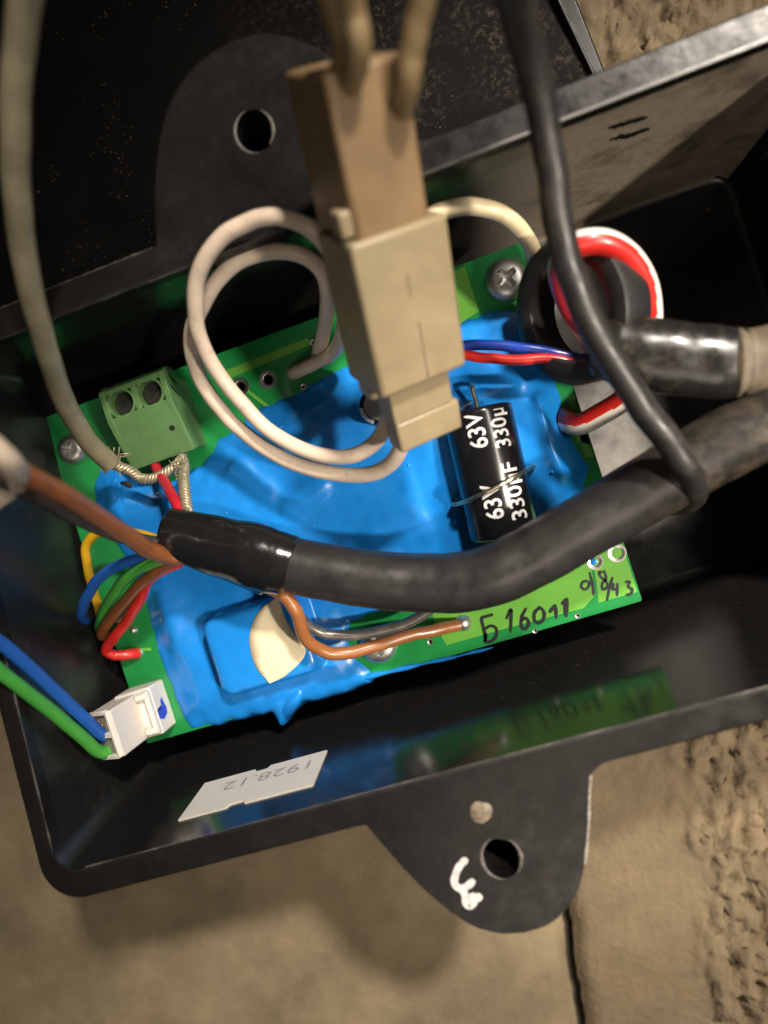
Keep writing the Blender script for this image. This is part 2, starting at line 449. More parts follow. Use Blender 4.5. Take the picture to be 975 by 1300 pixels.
# ------------------------------------------------------------------ the black box
YN, YF, XR, HR, ZF = -10.3, 74.6, 146.0, 29.6, -26.6
XL0, XL1 = -5.2, 1.8                                  # left wall, near and far end
enc = empty('enclosure', (65, 32, -30), 'open black plastic box with rim and two screw ears holding the circuit board', 'box')
inner = [(XL0, YN), (XR, YN), (XR, YF), (XL1, YF)]
DRAFT = math.tan(math.radians(6.5))                   # the near wall leans outwards
def off(d, z=HR): return [(XL0-d, YN-d+(HR-z)*DRAFT), (XR+d, YN-d+(HR-z)*DRAFT), (XR+d, YF+d), (XL1-d, YF+d)]
ri = roundpoly(inner, 4.2, 10)
# shell: inner wall rounding into the floor, outer wall
levels = []
def ring_at(d, r, z): return roundpoly(off(d, z), max(r, .3), 10)
prof = [(2.0, 4.2+2.0, HR-3.0), (2.0, 6.2, -29.7), None]
V = []; Fc = []; n0 = len(ri)
rings = [(0.0, 4.2, HR-.02), (0.0, 4.2, 0.0), (0.0, 4.2, ZF+1.6), (-.25, 4.0, ZF+.65), (-.8, 3.6, ZF+.15), (-1.6, 3.0, ZF)]
for d, r, z in rings: V += [(x, y, z) for x, y in ring_at(d, r, z)]
for i in range(len(rings)-1):
    for k in range(n0):
        k2 = (k+1) % n0
        Fc.append((i*n0+k, (i+1)*n0+k, (i+1)*n0+k2, i*n0+k2))
Fc.append(tuple(range((len(rings)-1)*n0, len(rings)*n0)))
b = len(V)
for d, r, z in [(2.0, 6.2, HR-.02), (2.0, 6.2, -29.9)]: V += [(x, y, z) for x, y in ring_at(d, r, z)]
for k in range(n0):
    k2 = (k+1) % n0
    Fc.append((b+k, b+k2, b+n0+k2, b+n0+k)); Fc.append((k, k2, b+k2, b+k))
Fc.append(tuple(range(b+n0, b+2*n0)))
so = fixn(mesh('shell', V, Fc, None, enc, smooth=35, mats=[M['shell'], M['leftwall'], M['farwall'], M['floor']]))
for p_ in so.data.polygons:
    c_ = (p_.center+world_loc(enc))/MM+Vector(ORG)
    if c_.x < 6 and p_.normal.x > .6: p_.material_index = 1
    elif c_.y > YF-3 and p_.normal.y < -.6: p_.material_index = 2
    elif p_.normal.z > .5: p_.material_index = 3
out = [(XL0-3.3, -15.0), (XR+4.5, -15.0), (XR+4.5, 79.3), (XL1-3.3, 79.3)]
def jag(lp, amp, sc=.8):
    r = []
    for x, y in lp:
        r.append((x+amp*noise.noise(Vector((x*sc, y*sc, 1))), y+amp*noise.noise(Vector((x*sc, y*sc, 7)))))
    return r
fo = roundpoly(out, 6.5, 10); fo = fo[:11]+[(47, -15), (83.6, -15)]+fo[11:33]+[(85.6, 79.3), (43.6, 79.3)]+fo[33:]
prism('flange', fo, [[(x, y) for x, y in ri]], HR-3, HR, M['flange'], enc, bev=.45,
      nobev=lambda v: (abs(v.y+15) < .02 and 46.9 < v.x < 83.7) or (abs(v.y-79.3) < .02 and 43.5 < v.x < 85.7))
ear_n = [(47, -15), (48.7, -19.0), (51.7, -25.2), (54.8, -30.2), (58.0, -33.9), (61.8, -36.0), (66, -36.6), (70, -35.9), (73.8, -33.2), (76.8, -28.8),
         (79.0, -23.4), (80.6, -18.8), (81.6, -16.2), (83.6, -15)]
ear_f = [(43.6, 79.3), (45.6, 86), (48.6, 93), (52.6, 98.7), (58, 102.3), (64, 103.5), (70, 102.5), (76, 98), (80, 92), (83, 86), (85.6, 79.3)]
def smooth2(lp):
    return [(p.x, p.y) for p in spline([Vector((x, y, 0)) for x, y in lp], 5)]
def ear(lp, hx, hy, yj, dent):
    o = jag(smooth2(lp), .12, 1.3)
    o[0] = lp[0]; o[-1] = lp[-1]
    h = jag(circle(hx, hy, 2.75, 26, 1.12), .22, .7)
    holes = [h]
    return prism('mounting_ear', o, holes, HR-3, HR, M['flange'], enc, bev=.4, nobev=lambda v: abs(v.y-yj) < .02)
e1 = ear(ear_n, 65.3, -24.9, -15, True); e2 = ear(ear_f, 63.6, 89.8, 79.3, False)
for hx_, hy_ in ((65.3, -24.9), (63.6, 89.8)):
    V, Fc = lathe([(4.6, HR-2.9), (4.6, HR-17), (0, HR-17), (0, HR-16), (2.9, HR-16), (2.9, HR-2.9)], (hx_, hy_, 0), seg=26)
    fixn(mesh('hole_shade_cup', V, Fc, M['flange'], enc))  # closed cups added under the ears to make the holes dark inside
fp = [Vector((x+.05, y, HR-.15)) for x, y in smooth2([(76.8, -28.8), (79.0, -23.4), (80.6, -18.8), (81.6, -16.2)])]
V, Fc = tube_data(spline(fp, 8), lambda t: .14+.22*abs(noise.noise(Vector((t*46, 1, 2))))+.1*abs(noise.noise(Vector((t*140, 1, 5)))), 8)
fixn(mesh('moulding_flash', V, Fc, mat('pale_flash', (.30, .27, .23), rough=.5, var=.4, vscale=2000), enc))
for hx_, hy_ in ((65.3, -24.9), (63.6, 89.8)):
    for a0_, a1_ in ((1.7, 4.6), (-1.0, .9)):
        q_ = [Vector((hx_+2.95*math.cos(a0_+(a1_-a0_)*k/14), hy_+3.25*math.sin(a0_+(a1_-a0_)*k/14), HR-.02)) for k in range(15)]
        V, Fc = tube_data(q_, lambda t: .04+.30*math.sin(math.pi*t)*(.7+.5*abs(noise.noise(Vector((t*17, hy_, 2))))), 8, flat=.5)
        fixn(mesh('worn_edge', V, Fc, M['worn'], enc))
for st_ in ([(772, 162), (790, 158), (806, 153), (822, 150)], [(774, 178), (786, 174), (800, 172), (816, 166), (824, 165)]):
    q_ = []
    for px, py in st_:
        d_ = CM.T @ np.array([(px-487.5)/FPX, (py-650.0)/FPX, 1.0]); p_ = CAMC+d_*(YF-.03-CAMC[1])/d_[1]; q_.append(Vector([float(v) for v in p_]))
    V, Fc = tube_data(spline(q_, 6), lambda t: .75*(.25+math.sin(math.pi*t)**.5)*(1+.9*noise.noise(Vector((t*11, st_[0][1], 1)))), 8, up=(0, 1, 0), flat=.12)
    fixn(mesh('scuff', V, Fc, M['shell'], enc))
def edge_wear(a_, b_, n_, r_):
    q_ = [Vector(a_).lerp(Vector(b_), k/n_) for k in range(n_+1)]
    V, Fc = tube_data(q_, lambda t: .03+r_*max(0, .35+noise.noise(Vector((t*31, r_*9, a_[0]))))+.05*abs(noise.noise(Vector((t*170, 2, 2)))), 6)
    fixn(mesh('worn_edge', V, Fc, M['worn'], enc))
edge_wear((XL0+.0+.35, YN+4, HR-.12), (XL0+(XL1-XL0)*.7+.3, YN+60, HR-.12), 90, .16)
edge_wear((XL0+5, YN+.1, HR-.16), (XR-6, YN+.1, HR-.16), 220, .13)
edge_wear((XL1+8, YF+.0, HR-.12), (XR-8, YF+.0, HR-.12), 160, .08)
edge_wear((XL1+2, 79.25, HR-.1), (43, 79.25, HR-.1), 60, .12)
def Zr(px, py): return P(px, py, HR)
# white pen mark on the ear, and a scarred spot
def z3(x, y): return (400+x*.4103, 900+y*.4103)
st = [[(470, 462), (448, 485), (434, 515), (432, 540), (450, 556), (472, 548), (492, 528)], [(452, 556), (464, 575), (468, 598), (480, 610), (492, 592), (482, 570)],
      [(476, 600), (498, 590), (512, 572)]]
V, Fc = ribbon([[Zr(*z3(*p)) for p in s] for s in st], 1.15, .03)
mesh('pen_mark', V, Fc, M['whiteink'], enc, smooth=None)
V, Fc = lathe([(0.01, .30), (.8, .26), (1.35, .10), (1.6, .02), (1.7, .005)], Zr(611, 1031), seg=18)
V = [v+Vector((.25*noise.noise(v*1.1), .3*noise.noise(v*1.3), 0)) for v in V]
mesh('scar', V, Fc, mat('scraped_plastic', (.16, .13, .09), rough=.5, var=.5, vscale=900, bump=.15, bscale=1500), enc)
# paper label on the inside of the near wall
wn = Vector((0, math.cos(math.radians(6.5)), math.sin(math.radians(6.5))))     # inward normal of the near wall
def NW(px, py, lift=.3):
    d = Vector([float(v) for v in CM.T @ np.array([(px-487.5)/FPX, (py-650.0)/FPX, 1.0])]); c = Vector([float(v) for v in CAMC])
    q = Vector((0, YN, HR))+wn*lift
    return c+d*((q-c).dot(wn)/d.dot(wn))
LQ = [NW(260, 994), NW(415, 952), NW(226, 1041), NW(397, 996)]
def lab(u, v, lift=0.0): return LQ[0].lerp(LQ[1], u).lerp(LQ[2].lerp(LQ[3], u), v)+wn*lift
sk = [(0, 0), (.42, 0), (.445, .08), (.53, .08), (.55, 0), (1, 0), (1, 1), (.50, 1), (.48, .92), (.38, .93), (.36, 1), (0, 1)]
V = [lab(u, v) for u, v in sk]; n = len(V); V += [v-wn*.4 for v in V]
lb = fixn(mesh('inside_label', V, [tuple(range(n)), tuple(range(2*n-1, n-1, -1))]+[(i, (i+1) % n, n+(i+1) % n, n+i) for i in range(n)], M['sticker']))
tag(lb, 'white paper label with faded grey digits on the inside wall of the black box', 'label')
def text_mesh(s, size, off=0.0):
    c = bpy.data.curves.new('text', 'FONT'); c.body = s; c.size = size; c.resolution_u = 3; c.offset = off
    o = bpy.data.objects.new('text', c); COL.objects.link(o)
    dg = bpy.context.evaluated_depsgraph_get(); dg.update()
    me = bpy.data.meshes.new_from_object(o.evaluated_get(dg))
    bm = bmesh.new(); bm.from_mesh(me); bmesh.ops.triangulate(bm, faces=bm.faces)
    for _ in range(4):
        le = [e for e in bm.edges if e.calc_length() > size*.12]
        if not le: break
        bmesh.ops.subdivide_edges(bm, edges=le, cuts=1); bmesh.ops.triangulate(bm, faces=bm.faces)
    bm.verts.index_update()
    v = [(p.co.x, p.co.y) for p in bm.verts]; f = [tuple(q.index for q in g.verts) for g in bm.faces]; bm.free()
    bpy.data.objects.remove(o); bpy.data.curves.remove(c); bpy.data.meshes.remove(me)
    return v, f
tv, tf = text_mesh('1928.12', 5.2)
wd = max(v[0] for v in tv)
mesh('digits', [lab(.95-v[0]/wd*.73, .22+v[1]/5.2*.34, .05) for v in tv], tf, M['greyprint'], lb, smooth=None)
# bosses under the board
for i, (x, y) in enumerate([(94.5, 62.8), (4.6, 60.4), (51.2, 6.0), (95.0, 36.0)]):
    V, Fc = lathe([(3.6, ZF-.5), (3.1, -1.55), (1.2, -1.55)], (x, y, 0), seg=20)
    fixn(mesh('standoff', V, Fc, M['shell'], enc))

# ------------------------------------------------------------------ circuit board
pcb = empty('circuit_board', (50, 34, -1.6), 'green circuit board with light green copper areas and handwritten black numbers', 'circuit board')
BW, BL = 100.0, 68.3
holes_px = [(340, 482, 1.0), (305, 491, 1.0), (783, 702, .95), (755, 713, .8)]
hp = [(P(x, y, 0), r) for x, y, r in holes_px]
sm_px = [(397, 435, .32), (385, 491, .32), (546, 815, .3), (733, 782, .2), (679, 801, .2)]
sp = [(P(x, y, 0), r) for x, y, r in sm_px]
o = prism('board', roundpoly([(0, 0), (BW, 0), (BW, BL), (0, BL)], .4, 2), [circle(p.x, p.y, r, 18) for p, r in hp+sp], -1.6, 0, M['board'], pcb, bev=.12)
for p, r in hp+sp:
    V, Fc = lathe([(r-.02, -1.5), (r-.02, .02), (r+.12, .10), (r+.75 if r > .5 else r+.28, .09), (r+.82 if r > .5 else r+.34, .0)], (p.x, p.y, 0), seg=24)
    fixn(mesh('solder_pad', V, Fc, M['tin'], pcb))
p = hp[3][0]
fixn(mesh('sealant_plug', *lathe([(.0, .05), (.45, .05), (.78, -.1), (.78, -.8)], (p.x, p.y, 0), seg=14), M['blue'], pcb))
def copper(px, z=.035, name='copper_area'):
    V = [P(x, y, 0) for x, y in px]; V = [(min(max(v.x, .35), BW-.35), min(max(v.y, .35), BL-.35), z) for v in V]
    bm = bmesh.new(); f = bm.faces.new([bm.verts.new(v) for v in V]); r = bmesh.ops.triangulate(bm, faces=[f])
    bm.verts.index_update(); vs_ = [tuple(v.co) for v in bm.verts]; fs = [tuple(v.index for v in f.verts) for f in bm.faces]; bm.free()
    return fixn(mesh(name, vs_, fs, M['trace'], pcb, smooth=None))
copper([(556, 800), (567, 819), (634, 800), (741, 772), (756, 755), (749, 712), (700, 690), (640, 700), (545, 770)])
copper([(754, 717), (760, 765), (814, 750), (797, 690), (782, 660), (757, 668)])
copper([(287, 470), (391, 429), (394, 438), (290, 481)], name='copper_track')
copper([(310, 495), (313, 493), (343, 516), (340, 519)], name='copper_track')
copper([(655, 385), (672, 376), (702, 470), (688, 476)], name='copper_track')
copper([(722, 505), (750, 492), (764, 560), (732, 560)])
copper([(575, 345), (590, 338), (608, 395), (585, 410)], name='copper_track')
copper([(735, 545), (770, 538), (778, 572), (742, 580)])
copper([(165, 826), (172, 824), (192, 822), (192, 826)], name='copper_track')
# handwriting
def z5(x, y): return P(560+x*.3077, 680+y*.3077, .04)
wr = [[(215, 325), (190, 332), (168, 340), (172, 370), (180, 405), (182, 440), (186, 400)], [(180, 385), (205, 372), (226, 382), (228, 410), (212, 432), (180, 442)],
      [(268, 345), (288, 305), (288, 350), (286, 400)],
      [(352, 298), (335, 330), (330, 365), (340, 385), (356, 378), (360, 355), (348, 340), (332, 352)],
      [(402, 300), (386, 318), (386, 350), (402, 360), (422, 345), (424, 315), (408, 298), (398, 302)],
      [(446, 318), (472, 284)], [(472, 284), (476, 342)], [(498, 285), (521, 258)], [(521, 258), (517, 336)], [(514, 268), (512, 330)]]
V, Fc = ribbon([[z5(*p) for p in s] for s in wr], .62, .03)
mesh('handwriting', V, Fc, M['ink'], pcb, smooth=None)
wr2 = [[(606, 186), (584, 192), (578, 212), (594, 222), (610, 206), (608, 186)], [(612, 150), (624, 200), (630, 248)],
       [(668, 150), (652, 152), (660, 172), (682, 190), (686, 212), (668, 222), (664, 200), (680, 178), (672, 142)], [(708, 170), (694, 220), (684, 270)],
       [(712, 195), (708, 222), (730, 216)], [(728, 195), (726, 250)], [(760, 192), (778, 190), (772, 210), (788, 222), (782, 240), (762, 244)]]
V, Fc = ribbon([[z5(*p) for p in s] for s in wr2], .5, .03, 5)
mesh('handwriting', V, Fc, M['ink'], pcb, smooth=None)
def blob(name, px, py, r, h, parent, m='solder', z=0):
    c = P(px, py, z); V, Fc = lathe([(0.0, h), (r*.35, h*.93), (r*.7, h*.6), (r*.95, h*.15), (r*1.05, -.02)], (c.x, c.y, z), seg=18)
    return fixn(mesh(name, V, Fc, M[m], parent, smooth=180))
for px, py, r, h in [(588, 791, 1.6, 1.3), (176, 829, .9, .8), (163, 788, 1.0, .9), (170, 800, .8, .8), (152, 776, .8, .7), (372, 474, 1.0, .6), (404, 452, 1.0, .6)]:
    blob('solder_joint', px, py, r, h, pcb)

# screws
def screw(x, y, z, rot, label, R=3.9):
    t = empty('screw', (x, y, z), label, 'screw', 'screws holding the circuit board')
    n = 56; V = []; Fc = []; idx = {}
    ca, sa = math.cos(rot), math.sin(rot)
    for i in range(n+1):
        for j in range(n+1):
            u = 2*i/n-1; v = 2*j/n-1
            xx = u*math.sqrt(1-v*v/2); yy = v*math.sqrt(1-u*u/2); r = math.hypot(xx, yy)
            h = 1.9*(1-r**4.5*.72) if r < .97 else 1.9*.28*(1-r)/.03*.9
            a = xx*ca+yy*sa; b_ = -xx*sa+yy*ca
            arm = max(0, min(1, (.13-abs(a))/.045))*max(0, min(1, (.52-abs(b_))/.1))
            arm = max(arm, max(0, min(1, (.13-abs(b_))/.045))*max(0, min(1, (.52-abs(a))/.1)))
            arm = max(arm, max(0, min(1, (.25-r)/.06)))
            h -= arm*(1.25-.9*r)
            idx[i, j] = len(V); V.append((x+xx*R, y+yy*R, z+max(h, 0.0)))
    for i in range(n):
        for j in range(n): Fc.append((idx[i, j], idx[i+1, j], idx[i+1, j+1], idx[i, j+1]))
    mesh('head', V, Fc, M['steel'], t, smooth=38)
    V, Fc = lathe([(1.5, 0.05), (1.5, -9), (.2, -11)], (x, y, z), seg=14)
    fixn(mesh('shank', V, Fc, M['steel'], t))
    return t
screw(94.5, 62.8, .02, .5, 'clean steel cross-head screw in the corner of the green board beside the black ring')
screw(4.6, 60.4, .02, .9, 'steel cross-head screw in the shadowed board corner by the green terminal block', R=3.0)
screw(51.2, 6.0, .02, .2, 'steel cross-head screw partly under the orange-brown jumper wire', R=3.6)

# ------------------------------------------------------------------ blue sealant: a poured, lumpy sheet
outl = [(668, 397), (640, 392), (615, 398), (590, 408), (560, 420), (520, 440), (480, 455), (440, 466), (405, 482), (383, 496), (345, 512), (318, 522), (300, 545), (275, 560), (258, 590),
        (215, 612), (180, 604), (150, 588), (124, 597), (117, 618), (122, 650), (145, 690), (165, 722), (180, 748), (188, 785), (200, 828), (214, 866), (228, 905), (241, 925), (275, 920),
        (318, 908), (345, 903), (356, 920), (366, 905), (380, 893), (440, 877), (466, 866), (472, 852), (452, 838), (440, 812), (444, 788), (500, 772), (545, 752), (640, 722), (705, 690),
        (735, 640), (748, 592), (728, 560), (716, 520), (705, 480), (696, 440), (686, 412)]
poly = np.array([[P(x, y, .6).x, P(x, y, .6).y] for x, y in outl])
def sdist(X, Y):
    d = np.full(X.shape, 1e9); ins = np.zeros(X.shape, bool)
    for i in range(len(poly)):
        a = poly[i]; b_ = poly[(i+1) % len(poly)]; e = b_-a
        t = np.clip(((X-a[0])*e[0]+(Y-a[1])*e[1])/(e@e), 0, 1)
        d = np.minimum(d, np.hypot(X-a[0]-t*e[0], Y-a[1]-t*e[1]))
        c = ((a[1] > Y) != (b_[1] > Y)) & (X < (b_[0]-a[0])*(Y-a[1])/(b_[1]-a[1]+1e-12)+a[0])
        ins ^= c
    return np.where(ins, d, -d)
step = .5
gx = np.arange(-3, 103, step); gy = np.arange(-4, 62, step)
GX, GY = np.meshgrid(gx, gy, indexing='ij')
SD = sdist(GX, GY)
def sst(a, b_, x): t = np.clip((x-a)/(b_-a), 0, 1); return t*t*(3-2*t)
def rbox(cx, cy, hx, hy, soft):
    qx = np.abs(GX-cx)-hx; qy = np.abs(GY-cy)-hy
    d = np.hypot(np.maximum(qx, 0), np.maximum(qy, 0))+np.minimum(np.maximum(qx, qy), 0)
    return 1-sst(-soft*.2, soft, d)
nzv = np.array([[noise.fractal(Vector((x*.09, y*.09, 2.2)), 1, 2, 3) for y in gy] for x in gx])
nz2 = np.array([[noise.noise(Vector((x*.42, y*.42, 6.2))) for y in gy] for x in gx])
sdw = SD+.5*nz2
Hh = -.9+3.0*np.sqrt(np.clip(sdw+.5, 0, 6.0)/6.0)*1.0+.0*GX
Hh = np.where(sdw > -.5, Hh, -.9+sdw*.9)
inside = sst(0, 5, SD)
Hh += inside*(.38*nzv+.07*nz2)
Hh += inside*1.9*rbox(81.8, 30, 9.0, 13.5, 5)                     # fillet up the capacitor
Hh += inside*1.6*np.exp(-(((GX-93)/5.5)**2+((GY-30)/9.)**2))        # swell beside it
Hh += inside*1.2*np.exp(-(((GX-90)/8)**2+((GY-47)/5.)**2))
for (ax0, ay0), (ax1, ay1), wr_, hh_ in (((P(694, 512).x, P(694, 512).y), (P(716, 592).x, P(716, 592).y), 2.6, 3.2), ((44, 36), (50, 38), 2.2, .8), ((58, 26), (66, 25), 3, .7), ((36, 46), (40, 40), 2.4, .7), ((68, 33), (70, 40), 3, .8)):
    ex, ey = ax1-ax0, ay1-ay0; tt = np.clip(((GX-ax0)*ex+(GY-ay0)*ey)/(ex*ex+ey*ey), 0, 1)
    Hh += inside*hh_*np.exp(-(np.hypot(GX-ax0-tt*ex, GY-ay0-tt*ey)/wr_)**3)
Hh += inside*1.5*np.exp(-(((GX-12)/6)**2+((GY-47)/5.)**2))
Hh += inside*1.4*np.exp(-(((GX-14)/4)**2+((GY-24)/9.)**2))
Hh += inside*1.0*np.exp(-(((GX-62)/5)**2+((GY-48)/4.)**2))
def rbox2(cx, cy, hx, hy, rad, soft):
    qx = np.abs(GX-cx)-hx+rad; qy = np.abs(GY-cy)-hy+rad
    d = np.hypot(np.maximum(qx, 0), np.maximum(qy, 0))+np.minimum(np.maximum(qx, qy), 0)-rad
    return d
dd = rbox2(30.9, 13.0, 9.6, 7.3, 2.2, 1)+.10*nz2               # coated relay, edges rounded by the sealant
rc = np.where(dd < 0, 1-.10*np.exp(dd/.6), .90-.90*sst(0, 1.1, dd))
Hh = np.where(dd < 1.1, np.maximum(Hh, 6.9*rc+.15*nzv*sst(-1, -3, dd)), Hh)
g0, g1 = np.gradient(SD, step); gn = np.hypot(g0, g1)+1e-6
mv = np.where(SD < -.9, -.9-SD, 0.0); BX = GX+mv*g0/gn; BY = GY+mv*g1/gn
V = []; Fc = []; idm = -np.ones(GX.shape, int)
keep = SD > -1.5
for i in range(GX.shape[0]):
    for j in range(GX.shape[1]):
        if keep[i, j]:
            idm[i, j] = len(V); V.append((BX[i, j], BY[i, j], Hh[i, j]-.6*(SD[i, j] < -.9)))
for i in range(GX.shape[0]-1):
    for j in range(GX.shape[1]-1):
        q = (idm[i, j], idm[i+1, j], idm[i+1, j+1], idm[i, j+1])
        if min(q) >= 0: Fc.append(q)
seal = mesh('blue_sealant', V, Fc, M['blue'], smooth=180)
tag(seal, 'glossy blue rubbery sealant poured over the middle of the green board', 'sealant')
def hseal(x, y):
    i = int(np.clip(round((x+3)/step), 0, GX.shape[0]-1)); j = int(np.clip(round((y+4)/step), 0, GX.shape[1]-1)); return float(Hh[i, j])
# drip hanging over the near edge
da, db = P(384, 872, .8), P(355, 916, -1.4); dl = (db-da).length
fixn(mesh('drip', *lathe([(1.75*math.sin(math.pi*min(1, max(0, k/15)))**.55*(1-.25*k/15), dl*k/15) for k in range(16)], da, db-da, 20), M['blue'], seal, smooth=180))
tube('film', [P(462, 860, -.1), P(500, 851, -.05), P(540, 842, -.12), P(585, 832, -.08), P(626, 822, -.3)], lambda t: .55-.35*t+.12*math.sin(t*23), M['blue'], seal, seg=10, n=10)
pq = P(158, 616, 2.5); hz_ = hseal(pq.x, pq.y)
V, Fc = lathe([(0, .12), (.7, .10), (.95, -.1)], (pq.x, pq.y, hz_), seg=14)
V = [Vector((pq.x+(v.x-pq.x)*1.4+(v.y-pq.y)*-.6, v.y*1.0, v.z)) for v in V]
fixn(mesh('burst_bubble', V, Fc, M['dark'], seal))
bp_ = []
for k in range(70):
    bx_, by_ = random.uniform(10, 92), random.uniform(4, 54)
    i_ = int(round((bx_+3)/step)); j_ = int(round((by_+4)/step))
    if SD[i_, j_] < 2: continue
    r_ = random.uniform(.10, .34); z_ = hseal(bx_, by_)
    v_, f_ = lathe([(0, r_*.6), (r_*.6, r_*.45), (r_, -.02), (r_*1.5, -.12)], (bx_, by_, z_), seg=10); bp_.append((v_, f_))
tag(fixn(mesh('bubbles', *merge(bp_), M['blue'], seal, smooth=180)), kind='stuff')
# cream paper patch on the coated relay
def pp(px, py):
    p = P(px, py, 7.0); return p
arc_l = [(351, 757), (330, 775), (319, 796), (317, 820), (325, 846), (342, 868)]
arc_r = [(342, 868), (362, 858), (388, 828), (374, 806), (362, 785), (356, 765)]
lp = [(p.x, p.y) for p in spline([pp(*q) for q in arc_l], 5)][:-1]+[(p.x, p.y) for p in spline([pp(*q) for q in arc_r], 5)][:-1]
V = []; 
bm = bmesh.new(); f = bm.faces.new([bm.verts.new((x, y, 0)) for x, y in lp]); bmesh.ops.triangulate(bm, faces=[f])
bmesh.ops.subdivide_edges(bm, edges=bm.edges, cuts=3, use_grid_fill=True); bm.verts.index_update()
vv = [(v.co.x, v.co.y, max(7.0, hseal(v.co.x, v.co.y)+.14) if hseal(v.co.x, v.co.y) > 6.2 else 6.95) for v in bm.verts]; ff = [tuple(v.index for v in f.verts) for f in bm.faces]; bm.free()
o = fixn(mesh('paper_patch', vv, ff, M['paper'], smooth=180)); sol = o.modifiers.new('solid', 'SOLIDIFY'); sol.thickness = .00025; sol.offset = -1
tag(o, 'cream leaf-shaped patch on the blue coated block under the thick cable', 'patch')

# ------------------------------------------------------------------ capacitor
cr = 6.2
c0 = P(605, 521, cr-.2); c1 = P(641, 680, cr-.2); ca_ = (c1-c0).normalized(); cl = (c1-c0).length
cap = empty('capacitor', (81.5, 29.5, 0), 'black cylindrical capacitor printed 63V 330µF lying on the blue sealant', 'capacitor')
prf = [(.0, .25), (cr-1.0, .25), (cr-.75, .05), (cr-.35, .0), (cr-.05, .3), (cr, .9), (cr, 2.2), (cr-.22, 2.9), (cr-.22, 3.3), (cr, 4.0), (cr, cl-.8), (cr-.25, cl-.2), (cr-.8, cl), (0, cl)]
prf = [(.0, .25), (cr-1.0, .25), (cr-.75, .05), (cr-.35, .0), (cr-.05, .3), (cr, .9), (cr, cl-.8), (cr-.25, cl-.2), (cr-.8, cl), (0, cl)]
fixn(mesh('sleeve', *lathe(prf, c0, ca_, 48), M['capsleeve'], cap, smooth=50))
cu = Vector((0, 0, 1)); cs = ca_.cross(cu).normalized()      # cs: sideways
if cs.x < 0: cs = -cs
def capprint(s, size, h_end, ang, length):
    """text runs from h_end back towards the far end; letters' up is towards -cs"""
    tv, tf = text_mesh(s, size, .06); wd_ = max(v[0] for v in tv)
    V = []
    for x, y in tv:
        a = math.radians(ang)-y/cr
        h = max(h_end-x*length/wd_, .95)
        V.append(c0+ca_*h+(cu*math.cos(a)+cs*math.sin(a))*(cr+.03))
    mesh('print', V, tf, M['print'], cap, smooth=None)
capprint('63V', 4.3, 6.9, 6, 6.2)
capprint('330µ', 4.3, 7.7, 45, 7.0)
capprint('63V', 4.3, 19.2, 6, 6.2)
capprint('330µF', 4.3, 20.2, 45, 10.0)
for sx, ln in ((.2, 4.6),):
    b0_ = c0+cs*sx+cu*.8
    tube('lead', [b0_+ca_*.4, b0_-ca_*2.0, b0_-ca_*(ln-.8)+cu*(-.3), b0_-ca_*ln-cu*1.2, b0_-ca_*(ln+.1)-cu*5.2], .38, M['wire'], cap, seg=8)
# wire strap over the capacitor
pts = []
for k in range(-100, 101, 10):
    a = math.radians(k); h = 13.6-math.sin(a)*1.7+.3*math.cos(a)
    rr = cr+.45+(.9 if abs(k) > 80 else .0)
    pts.append(c0+ca_*h+(cu*math.cos(a)+cs*math.sin(a))*rr)
pts = [pts[0]-cu*2.5-cs*.6]+pts+[pts[-1]-cu*2.5+cs*.6]
tag(tube('wire_strap', pts, .42, M['wire'], seg=10, n=5), 'thin bare metal wire strapped across the black capacitor', 'wire')

# small capacitor behind the connector
sc = empty('small_capacitor', P(478, 520, 0), 'small black capacitor with a white stripe standing in the sealant behind the cream plug', 'capacitor')
pc = P(481, 514, 8); pc.z = 0
fixn(mesh('sleeve', *lathe([(3.6, 0), (3.6, 7.6), (3.4, 8.0), (2.9, 8.05), (2.7, 7.85)], pc, seg=30), M['capsleeve'], sc))
fixn(mesh('can_top', *lathe([(2.72, 7.86), (0, 7.9)], pc, seg=30), M['steel'], sc))
V = []; Fc = []
for k in range(9):
    a = math.radians(172+k*8); d = Vector((math.cos(a), math.sin(a), 0))
    V += [pc+d*3.64+Vector((0, 0, .1)), pc+d*3.64+Vector((0, 0, 7.5)), pc+d*3.44+Vector((0, 0, 8.04)), pc+d*2.9+Vector((0, 0, 8.1))]
for k in range(8):
    for j in range(3): Fc.append((k*4+j, k*4+4+j, k*4+5+j, k*4+1+j))
fixn(mesh('stripe', V, Fc, M['print'], sc))

# ------------------------------------------------------------------ green terminal block
tb = empty('terminal_block', (24, 59, 0), 'green two-way screw terminal block at the left end of the board', 'terminal block')
x0, x1 = 17.6, 30.4
pf = [(53.2, 0), (53.2, 1.6), (55.6, 2.0), (55.6, 5.6), (53.0, 6.4), (52.6, 7.4), (54.4, 8.4), (61.6, 11.6), (67.2, 11.6), (68.4, 9.6), (68.4, 6.0), (66.4, 5.0), (66.4, 0)]
# body with two open wells: ribs between the poles are separate ribs
def profx(name, pf, xa, xb, m, parent, bev=.22):
    n = len(pf); V = [(xa, y, z) for y, z in pf]+[(xb, y, z) for y, z in pf]
    bm = bmesh.new(); f = bm.faces.new([bm.verts.new((0, y, z)) for y, z in pf]); bmesh.ops.triangulate(bm, faces=[f]); bm.verts.index_update()
    tr = [tuple(v.index for v in f.verts) for f in bm.faces]; bm.free()
    Fc = tr+[tuple(i+n for i in t) for t in tr]+[(i, (i+1) % n, n+(i+1) % n, n+i) for i in range(n)]
    o = fixn(mesh(name, V, Fc, m, parent))
    if bev: bevel(o, bev, 2)
    return o
low = [(55.6, 0), (55.6, 5.6), (54.6, 6.6), (58.0, 8.2), (66.4, 8.2), (66.4, 0)]
bodyo = profx('body', low, x0+.3, x1-.3, M['terminal'], tb)
